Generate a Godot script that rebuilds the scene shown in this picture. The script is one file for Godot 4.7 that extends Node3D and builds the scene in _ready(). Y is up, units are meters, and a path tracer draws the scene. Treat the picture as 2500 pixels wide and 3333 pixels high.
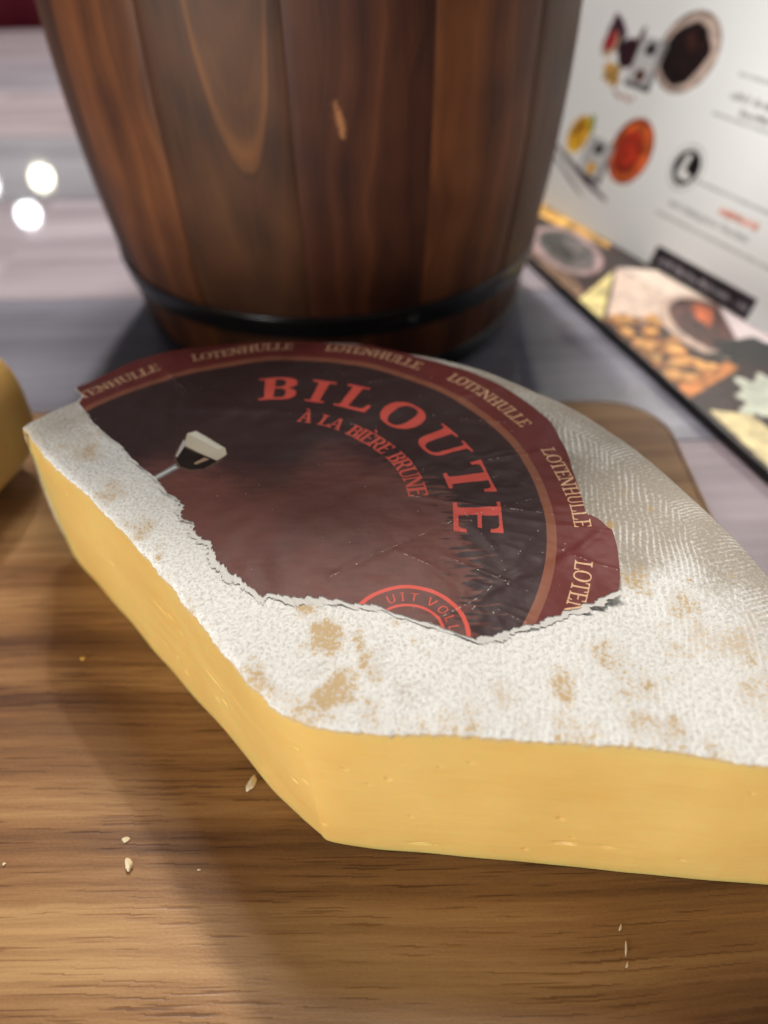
extends Node3D
# A torn-label cheese wedge on a wooden board, a small barrel and printed cards behind it.
# Units: metres, y up. The top of the cutting board is y = 0, the table top y = TABLE_Y.

const TABLE_Y := -0.025
const CHEESE_H := 0.080
const RHO := 0.018            # rounding of the wheel's shoulder
const LABEL_C := Vector2(-0.041, -0.183)
const SANS := "Droid Sans"
const SERIF := "Droid Serif"

var noise_a := FastNoiseLite.new()
var noise_b := FastNoiseLite.new()
var rng := RandomNumberGenerator.new()
var rim_pts := PackedVector2Array()
var top_pts := PackedVector2Array()
var low_pts := PackedVector2Array()
var names := {}

func _ready() -> void:
	rng.seed = 11
	noise_a.seed = 3; noise_a.frequency = 1.0; noise_a.fractal_octaves = 3
	noise_b.seed = 9; noise_b.frequency = 1.0; noise_b.fractal_octaves = 1
	set_camera()
	set_light()
	build_table()
	build_drape()
	build_board()
	build_barrel()
	build_photo_board()
	build_menu_card()
	build_cheese()
	build_other_cheese()
	build_crumbs()

# ---------------------------------------------------------------- camera, light
func set_camera() -> void:
	var cam := Camera3D.new()
	cam.name = "camera"
	var at := CameraAttributesPhysical.new()
	at.frustum_focal_length = 18.13
	at.frustum_focus_distance = 0.235
	at.exposure_aperture = 3.6
	at.frustum_near = 0.01
	at.frustum_far = 60.0
	cam.attributes = at
	cam.fov = 67.0
	cam.near = 0.01
	cam.far = 60.0
	var p := deg_to_rad(43.0)
	var r := deg_to_rad(1.2)
	var fwd := Vector3(0, -sin(p), -cos(p))
	var right := Vector3.RIGHT
	var up := right.cross(fwd)
	var right2 := right * cos(r) - up * sin(r)
	var up2 := up * cos(r) + right * sin(r)
	cam.transform = Transform3D(Basis(right2, up2, -fwd), Vector3(0, 0.25, 0))
	add_child(cam)
	cam.current = true

func set_light() -> void:
	var env := Environment.new()
	env.background_mode = Environment.BG_COLOR
	env.background_color = Color(0.29, 0.29, 0.305)
	env.tonemap_mode = Environment.TONE_MAPPER_LINEAR
	env.tonemap_exposure = 1.0
	env.sdfgi_enabled = true
	env.ssao_enabled = true
	env.ssil_enabled = true
	var we := WorldEnvironment.new()
	we.name = "world_environment"
	we.environment = env
	add_child(we)
	# unseen fill light added low behind the camera to brighten the front faces
	var fill := AreaLight3D.new()
	fill.name = "added_front_fill"
	fill.area_size = Vector2(2.4, 1.2)
	fill.light_energy = 4.5
	fill.light_color = Color(1.0, 0.985, 0.955)
	fill.shadow_enabled = true
	add_child(fill)
	fill.look_at_from_position(Vector3(-0.6, 0.36, 2.35), Vector3(0, 0.02, -0.2))
	# second added fill, front left, lifting the left cut face and the card
	var side := AreaLight3D.new()
	side.name = "added_left_fill"
	side.area_size = Vector2(1.1, 0.7)
	side.light_energy = 3.2
	side.light_color = Color(1.0, 0.985, 0.955)
	side.shadow_enabled = true
	add_child(side)
	side.look_at_from_position(Vector3(-1.55, 0.30, 1.15), Vector3(0, 0, -0.25))
	# spot lamps on the truss behind the stand
	spot_lamp(Vector3(0.0, 0.04, -0.15), -6.0, 50.0, 2.7, 0.10, 5.4, Color(1.0, 0.97, 0.93), 6.0, "round white spot lamp high above, aimed at the barrel and the cheese")
	spot_lamp(Vector3(-0.30, -0.025, -0.72), -22.8, 17.5, 5.0, 0.060, 0.10, Color(1.0, 0.98, 0.86), 3.5, "small warm spot lamp far behind the table, mirrored in the planks")
	spot_lamp(Vector3(-0.29, -0.025, -0.66), -24.4, 19.6, 5.0, 0.060, 0.14, Color(0.98, 0.99, 1.0), 4.5, "small cool spot lamp far behind the table, mirrored in the planks")
	spot_lamp(Vector3(-0.33, -0.025, -0.72), -26.4, 17.4, 5.0, 0.055, 0.09, Color(1.0, 0.99, 0.96), 3.5, "small white spot lamp far behind the table, beside the other two")
	spot_lamp(Vector3(0.0, 0.0, -0.5), 38.0, 38.0, 3.2, 0.06, 1.5, Color(1.0, 0.96, 0.92), 8.0, "white spot lamp above and behind the menu card")
	spot_lamp(Vector3(0.0, 0.0, -0.15), 3.0, 63.0, 2.4, 0.22, 1.9, Color(1.0, 0.97, 0.93), 2.5, "white spot lamp above and a little behind the cheese")

func spot_lamp(target: Vector3, az: float, el: float, dist: float, rad: float, energy: float, c: Color, glow: float, label: String) -> void:
	var a := deg_to_rad(az)
	var e := deg_to_rad(el)
	var dir := Vector3(sin(a) * cos(e), sin(e), -cos(a) * cos(e))
	var o := Node3D.new()
	o.name = numbered("spot_lamp")
	add_child(o)
	o.look_at_from_position(target + dir * dist, target)
	tag(o, label, "lamp", "spot lamps of the hall")
	var hm := mat(Color(0.03, 0.03, 0.032), 0.5)
	var prof := PackedVector2Array([Vector2(0.001, 0.16), Vector2(rad * 0.8, 0.16), Vector2(rad * 1.15, 0.13), Vector2(rad * 1.15, -0.005), Vector2(rad * 1.02, -0.005), Vector2(rad * 1.02, 0.01)])
	var h := lathe("housing", prof, 28, hm, o)
	h.rotation_degrees.x = 90.0
	var lm := StandardMaterial3D.new()
	lm.albedo_color = Color(0.9, 0.9, 0.9)
	lm.emission_enabled = true
	lm.emission = c
	lm.emission_energy_multiplier = glow
	var disc := CylinderMesh.new()
	disc.top_radius = rad; disc.bottom_radius = rad; disc.height = 0.004; disc.radial_segments = 32; disc.rings = 1
	var lens := MeshInstance3D.new()
	lens.name = "lens"; lens.mesh = disc; lens.material_override = lm
	lens.rotation_degrees.x = 90.0
	lens.position.z = -0.001
	o.add_child(lens)
	var l := SpotLight3D.new()
	l.name = "lamp_light"
	l.spot_angle = 40.0
	l.spot_angle_attenuation = 0.6
	l.spot_range = 12.0
	l.spot_attenuation = 2.0
	l.light_size = rad
	l.light_energy = energy
	l.light_color = c
	l.shadow_enabled = true
	l.position.z = -0.012
	o.add_child(l)

# ---------------------------------------------------------------- helpers
func numbered(n: String) -> String:
	if not names.has(n):
		names[n] = 0
		return n
	names[n] += 1
	return "%s_%03d" % [n, names[n]]

func tag(o: Node, label: String, category: String, group := "") -> void:
	o.set_meta("label", label)
	o.set_meta("category", category)
	if group != "":
		o.set_meta("group", group)

func thing(n: String, label: String, category: String, group := "") -> Node3D:
	var o := Node3D.new()
	o.name = numbered(n)
	add_child(o)
	tag(o, label, category, group)
	return o

func mat(c: Color, rough := 0.6, spec := 0.5, metal := 0.0) -> StandardMaterial3D:
	# c is a linear colour
	var m := StandardMaterial3D.new()
	m.albedo_color = c.linear_to_srgb()
	m.roughness = rough
	m.metallic_specular = spec
	m.metallic = metal
	return m

func put(n: String, mesh: Mesh, m: Material, parent: Node3D) -> MeshInstance3D:
	var o := MeshInstance3D.new()
	o.name = n
	o.mesh = mesh
	o.material_override = m
	parent.add_child(o, true)
	return o

func smooth_mesh(pos: PackedVector3Array, uv: PackedVector2Array, idx: PackedInt32Array, col := PackedColorArray()) -> ArrayMesh:
	var arr := []
	arr.resize(Mesh.ARRAY_MAX)
	arr[Mesh.ARRAY_VERTEX] = pos
	if uv.size() == pos.size():
		arr[Mesh.ARRAY_TEX_UV] = uv
	if col.size() == pos.size():
		arr[Mesh.ARRAY_COLOR] = col
	arr[Mesh.ARRAY_INDEX] = idx
	# smooth normals
	var nrm := PackedVector3Array()
	nrm.resize(pos.size())
	for k in range(0, idx.size(), 3):
		var a := idx[k]; var b := idx[k + 1]; var c := idx[k + 2]
		var n := (pos[c] - pos[a]).cross(pos[b] - pos[a])
		nrm[a] += n; nrm[b] += n; nrm[c] += n
	for k in nrm.size():
		nrm[k] = nrm[k].normalized()
	arr[Mesh.ARRAY_NORMAL] = nrm
	var am := ArrayMesh.new()
	am.add_surface_from_arrays(Mesh.PRIMITIVE_TRIANGLES, arr)
	return am

func grid_index(nu: int, nv: int, wrap := false, flip := false, base := 0) -> PackedInt32Array:
	# vertices are i * nv + j; clockwise front faces when (j x i) points outwards
	var idx := PackedInt32Array()
	for i in (nu if wrap else nu - 1):
		var i2 := (i + 1) % nu
		for j in nv - 1:
			var a := base + i * nv + j
			var b := base + i2 * nv + j
			if flip:
				idx.append_array(PackedInt32Array([a, a + 1, b, b, a + 1, b + 1]))
			else:
				idx.append_array(PackedInt32Array([a, b, a + 1, b, b + 1, a + 1]))
	return idx

func lathe(n: String, prof: PackedVector2Array, seg: int, m: Material, parent: Node3D) -> MeshInstance3D:
	var pos := PackedVector3Array()
	var uv := PackedVector2Array()
	var nv := prof.size()
	for i in seg + 1:
		var a := TAU * i / seg
		for j in nv:
			pos.append(Vector3(prof[j].x * sin(a), prof[j].y, prof[j].x * cos(a)))
			uv.append(Vector2(float(i) / seg, float(j) / (nv - 1)))
	return put(n, smooth_mesh(pos, uv, grid_index(seg + 1, nv, false, true)), m, parent)

func crom(p: PackedVector2Array, t: float) -> Vector2:
	var n := p.size()
	var f := clampf(t, 0.0, 1.0) * (n - 1)
	var k := mini(int(f), n - 2)
	var u := f - k
	var a := p[maxi(k - 1, 0)]
	var b := p[k]
	var c := p[k + 1]
	var d := p[mini(k + 2, n - 1)]
	return b.cubic_interpolate(c, a, d, u)

func resample(p: PackedVector2Array, n: int) -> PackedVector2Array:
	# n points evenly spaced along the curve through p
	var dense := PackedVector2Array()
	for i in 2001:
		dense.append(crom(p, i / 2000.0))
	var acc := PackedFloat32Array([0.0])
	for i in 2000:
		acc.append(acc[i] + dense[i].distance_to(dense[i + 1]))
	var out := PackedVector2Array()
	var k := 0
	for i in n:
		var s := acc[2000] * i / (n - 1)
		while k < 1999 and acc[k + 1] < s:
			k += 1
		out.append(dense[k].lerp(dense[k + 1], clampf((s - acc[k]) / maxf(acc[k + 1] - acc[k], 1e-9), 0, 1)))
	return out

func slab(x0: float, x1: float, z0: float, z1: float, y0: float, y1: float, rc: float, bev: float, uvs := 1.0, uvo := Vector2.ZERO) -> ArrayMesh:
	# a slab with rounded corners (plan radius rc) and rounded edges (bev); uv in metres * uvs
	var ring := PackedVector2Array()
	var nrm := PackedVector2Array()
	var seg := 10 if rc > 0.005 else 2
	for q in 4:
		var cx := (x1 - rc) if q == 0 or q == 3 else (x0 + rc)
		var cz := (z1 - rc) if q < 2 else (z0 + rc)
		for k in seg + 1:
			var a := PI / 2 * q + PI / 2 * k / seg
			nrm.append(Vector2(cos(a), sin(a)))
			ring.append(Vector2(cx, cz) + nrm[-1] * rc)
	var prof := []
	for k in 5:
		var a := PI / 2 * k / 4.0
		prof.append(Vector2(-bev * (1 - cos(a)), y1 - bev + bev * sin(a)))
	prof.reverse()
	for k in 5:
		var a := PI / 2 * k / 4.0
		prof.append(Vector2(-bev * (1 - cos(a)), y0 + bev - bev * sin(a)))
	var pos := PackedVector3Array()
	var uv := PackedVector2Array()
	var nv := prof.size()
	for i in ring.size():
		for j in nv:
			var q2: Vector2 = ring[i] + nrm[i] * prof[j].x
			pos.append(Vector3(q2.x, prof[j].y, q2.y))
			var side: float = maxf(0.0, y1 - prof[j].y)
			uv.append((q2 + nrm[i] * side) * uvs + uvo)
	var idx := grid_index(ring.size(), nv, true, false)
	for top in 2:
		var c := pos.size()
		var cc := Vector2((x0 + x1) / 2, (z0 + z1) / 2)
		pos.append(Vector3(cc.x, y1 if top == 0 else y0, cc.y)); uv.append(cc * uvs + uvo)
		for i in ring.size():
			var a := i * nv + (0 if top == 0 else nv - 1)
			var b := ((i + 1) % ring.size()) * nv + (0 if top == 0 else nv - 1)
			idx.append_array(PackedInt32Array([c, a, b]) if top == 0 else PackedInt32Array([c, b, a]))
	return smooth_mesh(pos, uv, idx)

# -------- images
func noise_img(w: int, h: int, nw: int, nh: int, freq: float, sd: int, oct := 3, cellular := false) -> PackedByteArray:
	var n := FastNoiseLite.new()
	n.seed = sd
	n.frequency = freq
	n.fractal_octaves = oct
	n.noise_type = FastNoiseLite.TYPE_CELLULAR if cellular else FastNoiseLite.TYPE_SIMPLEX_SMOOTH
	var im := n.get_image(nw, nh)
	im.convert(Image.FORMAT_L8)
	if nw != w or nh != h:
		im.resize(w, h, Image.INTERPOLATE_CUBIC)
	return im.get_data()

func tex_rgb(w: int, h: int, d: PackedByteArray) -> ImageTexture:
	return ImageTexture.create_from_image(Image.create_from_data(w, h, false, Image.FORMAT_RGB8, d))

func tex_l(w: int, h: int, d: PackedByteArray) -> ImageTexture:
	return ImageTexture.create_from_image(Image.create_from_data(w, h, false, Image.FORMAT_L8, d))

func fill_tri(im: Image, a: Vector2, b: Vector2, c: Vector2, col: Color) -> void:
	fill_poly(im, PackedVector2Array([a, b, c]), col)

func fill_poly(im: Image, p: PackedVector2Array, col: Color) -> void:
	var y0 := 1e9
	var y1 := -1e9
	for q in p:
		y0 = minf(y0, q.y); y1 = maxf(y1, q.y)
	var w := im.get_width()
	for y in range(maxi(0, ceili(y0 - 0.5)), mini(im.get_height() - 1, floori(y1 - 0.5)) + 1):
		var xs := PackedFloat32Array()
		var yy := y + 0.5
		for k in p.size():
			var a := p[k]
			var b := p[(k + 1) % p.size()]
			if (a.y <= yy) != (b.y <= yy):
				xs.append(a.x + (b.x - a.x) * (yy - a.y) / (b.y - a.y))
		xs.sort()
		for k in range(0, xs.size() - 1, 2):
			var xa := clampi(roundi(xs[k]), 0, w)
			var xb := clampi(roundi(xs[k + 1]), 0, w)
			if xb > xa:
				im.fill_rect(Rect2i(xa, y, xb - xa, 1), col)

func ellipse(c: Vector2, rx: float, ry: float, rot := 0.0, n := 48, wob := 0.0) -> PackedVector2Array:
	var p := PackedVector2Array()
	for k in n:
		var a := TAU * k / n
		var f := 1.0 + wob * noise_a.get_noise_2d(cos(a) * 1.3 + c.x, sin(a) * 1.3 + c.y)
		p.append(c + Vector2(cos(a) * rx * f, sin(a) * ry * f).rotated(rot))
	return p

func ring_fill(im: Image, c: Vector2, r0: float, r1: float, a0: float, a1: float, col: Color, n := 240) -> void:
	for k in n:
		var a := lerpf(a0, a1, float(k) / n)
		var b := lerpf(a0, a1, float(k + 1) / n)
		var u := Vector2(cos(a), -sin(a))
		var v := Vector2(cos(b), -sin(b))
		fill_poly(im, PackedVector2Array([c + u * r0, c + u * r1, c + v * r1, c + v * r0]), col)

func glyph(ch: String, font: Font) -> PackedVector2Array:
	var tm := TextMesh.new()
	tm.font = font
	tm.font_size = 64
	tm.pixel_size = 0.01
	tm.depth = 0.0
	tm.curve_step = 1.0
	tm.text = ch
	var out := PackedVector2Array()
	if tm.get_surface_count() == 0:
		return out
	var arr := tm.get_mesh_arrays()
	var v: PackedVector3Array = arr[Mesh.ARRAY_VERTEX]
	var ix = arr[Mesh.ARRAY_INDEX]
	if ix != null and ix.size() > 0:
		for k in ix:
			out.append(Vector2(v[k].x, v[k].y))
	else:
		for q in v:
			out.append(Vector2(q.x, q.y))
	return out

func font_of(n: String, weight: int) -> SystemFont:
	var f := SystemFont.new()
	f.font_names = PackedStringArray([n])
	f.font_weight = weight
	return f

func layout(text: String, font: Font, cap: float, gap: float, wide := 1.0, italic := 0.0) -> Array:
	# [triangle points in (along, up), total length]; cap height is cap, gap in the same unit
	var hb := glyph("H", font)
	var lo := 1e9
	var hi := -1e9
	for q in hb:
		lo = minf(lo, q.y); hi = maxf(hi, q.y)
	var k := cap / (hi - lo)
	var pts := PackedVector2Array()
	var x := 0.0
	for ch in text:
		if ch == " ":
			x += cap * 0.45
			continue
		var g := glyph(ch, font)
		var a := 1e9
		var b := -1e9
		for q in g:
			a = minf(a, q.x); b = maxf(b, q.x)
		for q in g:
			var up := (q.y - lo) * k
			pts.append(Vector2(x + (q.x - a) * k * wide + up * italic, up))
		x += (b - a) * k * wide + gap
	return [pts, x - gap]

func text_line(im: Image, text: String, font: Font, at: Vector2, cap: float, gap: float, col: Color, wide := 1.0) -> void:
	var l := layout(text, font, cap, gap, wide)
	var p: PackedVector2Array = l[0]
	for k in range(0, p.size(), 3):
		fill_tri(im, at + Vector2(p[k].x, -p[k].y), at + Vector2(p[k + 1].x, -p[k + 1].y), at + Vector2(p[k + 2].x, -p[k + 2].y), col)

func text_arc(im: Image, text: String, font: Font, c: Vector2, r: float, a_start: float, a_end: float, cap: float, col: Color, wide := 1.0, italic := 0.0) -> void:
	# clockwise text, tops outwards, from a_start to a_end (degrees, counter-clockwise from +x), spaced to fill
	var rr := r + cap * 0.5
	var want := deg_to_rad(a_start - a_end) * rr
	var l := layout(text, font, cap, 0.0, wide, italic)
	var gap: float = (want - l[1]) / maxi(text.length() - 1, 1)
	l = layout(text, font, cap, gap, wide, italic)
	var p: PackedVector2Array = l[0]
	for k in range(0, p.size(), 3):
		var q := PackedVector2Array()
		for m in 3:
			var a := deg_to_rad(a_start) - p[k + m].x / rr
			q.append(c + Vector2(cos(a), -sin(a)) * (r + p[k + m].y))
		fill_poly(im, q, col)

# ---------------------------------------------------------------- table
func wood_maps(w: int, h: int, sd: int, dark: Color, mid: Color, light: Color, pore: float, wave: float, contrast := 1.15) -> Array:
	# grain along x. colours linear. returns [albedo texture, height texture]
	var broad := noise_img(w, h, 20, h / 2, 0.02, sd, 4)
	var streak := noise_img(w, h, w / 40, h, 0.09, sd + 1, 3)
	var fine := noise_img(w, h, w / 24, h, 0.40, sd + 2, 2)
	var pores := noise_img(w, h, w / 44, h, 0.36, sd + 3, 1)
	var where := noise_img(w, h, w / 16, h / 4, 0.035, sd + 6, 2)
	var blot := noise_img(w, h, 64, 64, 0.03, sd + 4, 3)
	var warp := noise_img(w, h, 40, 40, 0.05, sd + 5, 2)
	var grit := noise_img(w, h, w / 2, h, 0.4, sd + 7, 1)
	var out := PackedByteArray()
	out.resize(w * h * 3)
	var hm := PackedByteArray()
	hm.resize(w * h)
	var ramp := []
	for i in 256:
		var t := i / 255.0
		var c: Color = dark.lerp(mid, t * 2.0) if t < 0.5 else mid.lerp(light, t * 2.0 - 1.0)
		c = c.linear_to_srgb()
		ramp.append(Vector3i(int(c.r * 255), int(c.g * 255), int(c.b * 255)))
	for y in h:
		for x in w:
			var i := y * w + x
			var k: int = clampi(y + (int(warp[i]) - 128) / 9, 0, h - 1) * w + x
			var t: float = broad[k] * 0.58 + streak[k] * 0.27 + fine[k] * 0.15 + (blot[i] - 128) * wave
			t = (t - 128.0) * contrast + 140.0 + (grit[i] - 128) * 0.10
			var pr := 0.0
			var lim := 153 + (255 - where[k]) / 3
			if pores[k] > lim:
				pr = minf(1.0, (pores[k] - lim) / 26.0) * pore
				t -= 95.0 * pr
			var c: Vector3i = ramp[clampi(int(t), 0, 255)]
			out[i * 3] = c.x
			out[i * 3 + 1] = c.y
			out[i * 3 + 2] = c.z
			hm[i] = clampi(int(128 + (fine[k] - 128) * 0.4 + (grit[i] - 128) * 0.2 - pr * 90.0), 0, 255)
	return [tex_rgb(w, h, out), tex_l(w, h, hm)]

func build_table() -> void:
	var maps := wood_maps(1024, 1024, 40, Color(0.21, 0.19, 0.20), Color(0.34, 0.315, 0.33), Color(0.48, 0.455, 0.47), 0.2, 0.3)
	var t := thing("table", "long lilac-grey plank table top carrying the barrel, the board and the printed cards", "table")
	var edges := [-1.46, -1.285, -1.10, -0.915, -0.73, -0.535, -0.35, -0.165, 0.02, 0.2, 0.38]
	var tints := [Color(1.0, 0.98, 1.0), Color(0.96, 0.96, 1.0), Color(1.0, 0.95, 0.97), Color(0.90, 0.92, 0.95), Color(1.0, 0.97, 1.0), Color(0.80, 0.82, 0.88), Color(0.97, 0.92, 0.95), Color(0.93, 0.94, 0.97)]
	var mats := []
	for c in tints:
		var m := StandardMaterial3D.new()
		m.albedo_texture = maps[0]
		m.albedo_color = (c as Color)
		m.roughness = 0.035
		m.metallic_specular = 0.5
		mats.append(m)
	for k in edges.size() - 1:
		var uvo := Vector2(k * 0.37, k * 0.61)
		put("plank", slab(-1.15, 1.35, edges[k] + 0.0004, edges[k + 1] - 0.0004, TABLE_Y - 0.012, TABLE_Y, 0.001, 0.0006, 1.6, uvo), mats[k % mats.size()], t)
	put("tabletop_base", slab(-1.13, 1.33, -1.44, 0.36, TABLE_Y - 0.035, TABLE_Y - 0.0125, 0.005, 0.002), mat(Color(0.12, 0.11, 0.11)), t)
	for x in [-1.05, 1.25]:
		for z in [-1.36, 0.28]:
			put("leg", slab(x - 0.03, x + 0.03, z - 0.03, z + 0.03, TABLE_Y - 0.74, TABLE_Y - 0.0355, 0.004, 0.002), mat(Color(0.05, 0.05, 0.05), 0.4), t)

func build_drape() -> void:
	var nu := 260
	var nv := 14
	var pos := PackedVector3Array()
	var uv := PackedVector2Array()
	for i in nu:
		for j in nv:
			var x := -1.6 + 3.4 * i / (nu - 1)
			var y := -0.75 + 0.86 * j / (nv - 1)
			var f := sin(x * 42.0 + 2.0 * noise_b.get_noise_1d(x * 3.0)) * 0.5 + noise_b.get_noise_2d(x * 9.0, y * 1.2)
			pos.append(Vector3(x, y, -1.80 + 0.02 * f))
			uv.append(Vector2(x * 4.0, y * 4.0))
	var m := mat(Color(0.11, 0.008, 0.018), 0.85, 0.3)
	m.rim_enabled = true
	m.rim = 0.3
	var o := put("red_drape", smooth_mesh(pos, uv, grid_index(nu, nv)), m, self)
	tag(o, "dark red pleated cloth hanging behind the far edge of the table", "drape")

# ---------------------------------------------------------------- cutting board
func build_board() -> void:
	var maps := wood_maps(1536, 1536, 70, Color(0.075, 0.028, 0.012), Color(0.265, 0.133, 0.053), Color(0.49, 0.295, 0.13), 0.9, 0.5, 1.2)
	var m := StandardMaterial3D.new()
	m.albedo_texture = maps[0]
	m.roughness = 0.36
	m.metallic_specular = 0.5
	m.heightmap_enabled = true
	m.heightmap_texture = maps[1]
	m.heightmap_scale = 0.012
	var o := put("cutting_board", slab(-0.30, 0.155, -0.358, 0.0, TABLE_Y, 0.0, 0.035, 0.004, 2.1, Vector2(0.65, 0.80)), m, self)
	tag(o, "brown wooden cutting board with rounded corners and dark grain under the cheese", "cutting board")

# ---------------------------------------------------------------- barrel
func stave_texture(sd: int, kind: int) -> ImageTexture:
	var w := 256
	var h := 1024
	var fine := noise_img(w, h, w, 48, 0.16, sd, 3)
	var warp := noise_img(w, h, 8, 32, 0.12, sd + 1, 2)
	var bl := noise_img(w, h, 16, 64, 0.09, sd + 2, 3)
	var grit := noise_img(w, h, w, h, 0.3, sd + 3, 2)
	var n1 := FastNoiseLite.new()
	n1.seed = sd + 5
	n1.frequency = 1.0
	n1.fractal_octaves = 2
	var dark := Color(0.036, 0.0145, 0.0085)
	var mid := Color(0.086, 0.036, 0.0165)
	var light := Color(0.145, 0.064, 0.028)
	var orange := Color(0.19, 0.078, 0.028)
	var out := PackedByteArray()
	out.resize(w * h * 3)
	for y in h:
		var v := y / float(h)     # 0 at the top end of the stave
		for x in w:
			var i := y * w + x
			var u := x / float(w)
			var g: float
			var band := 0.0
			if kind == 0:
				# one broad tongue of paler wood ending in a rounded arch, as flat-sawn boards show
				var wob := 0.03 * (warp[i] / 255.0 - 0.5)
				var side_w := 0.27 if u < 0.68 else 0.20
				var f := 0.645 + wob - 0.12 * pow(absf(u - 0.68) / side_w, 2.3) - v
				if f > 0.0:
					g = 0.50 + 0.16 * n1.get_noise_1d(f * 14.0)
					band = clampf(1.0 - absf(f - 0.028) / 0.03, 0.0, 1.0) * 1.2
				else:
					g = 0.30 + 0.10 * n1.get_noise_1d(f * 9.0) - 0.22 * clampf(1.0 + f / 0.012, 0.0, 1.0)
			else:
				var q := u * (4.0 + kind) + 1.1 * (warp[i] / 255.0)
				g = 0.46 + 0.36 * n1.get_noise_1d(q * 0.8)
				band = clampf(1.0 - absf(n1.get_noise_1d(q * 0.9 + 40.0) - 0.25) / 0.06, 0.0, 1.0) * 0.6
			g += (fine[i] / 255.0 - 0.5) * 0.26 + (bl[i] / 255.0 - 0.5) * 0.42 + (grit[i] / 255.0 - 0.5) * 0.10
			var c := dark.lerp(mid, clampf(g * 2.0, 0, 1)) if g < 0.5 else mid.lerp(light, clampf(g * 2.0 - 1.0, 0, 1))
			c = c.lerp(orange, band * 0.6 * (0.4 + bl[i] / 255.0))
			if kind == 1 and v > 0.555 and v < 0.60:
				var ch := absf(u - 0.30 - 0.05 * (v - 0.555) / 0.045) + 0.07 * (grit[i] / 255.0 - 0.5) + 0.04 * (fine[i] / 255.0 - 0.5)
				if ch < 0.026 * sin((v - 0.555) / 0.045 * PI):
					c = Color(0.50, 0.30, 0.13)
			c = c.linear_to_srgb()
			out[i * 3] = int(c.r * 255)
			out[i * 3 + 1] = int(c.g * 255)
			out[i * 3 + 2] = int(c.b * 255)
	return tex_rgb(w, h, out)

func toned(m: StandardMaterial3D, c: Color) -> StandardMaterial3D:
	var d: StandardMaterial3D = m.duplicate()
	d.albedo_color = c
	return d

func barrel_r(y: float) -> float:
	var k := (y - 0.17) / 0.195
	return 0.1530 - 0.0228 * k * k

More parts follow.
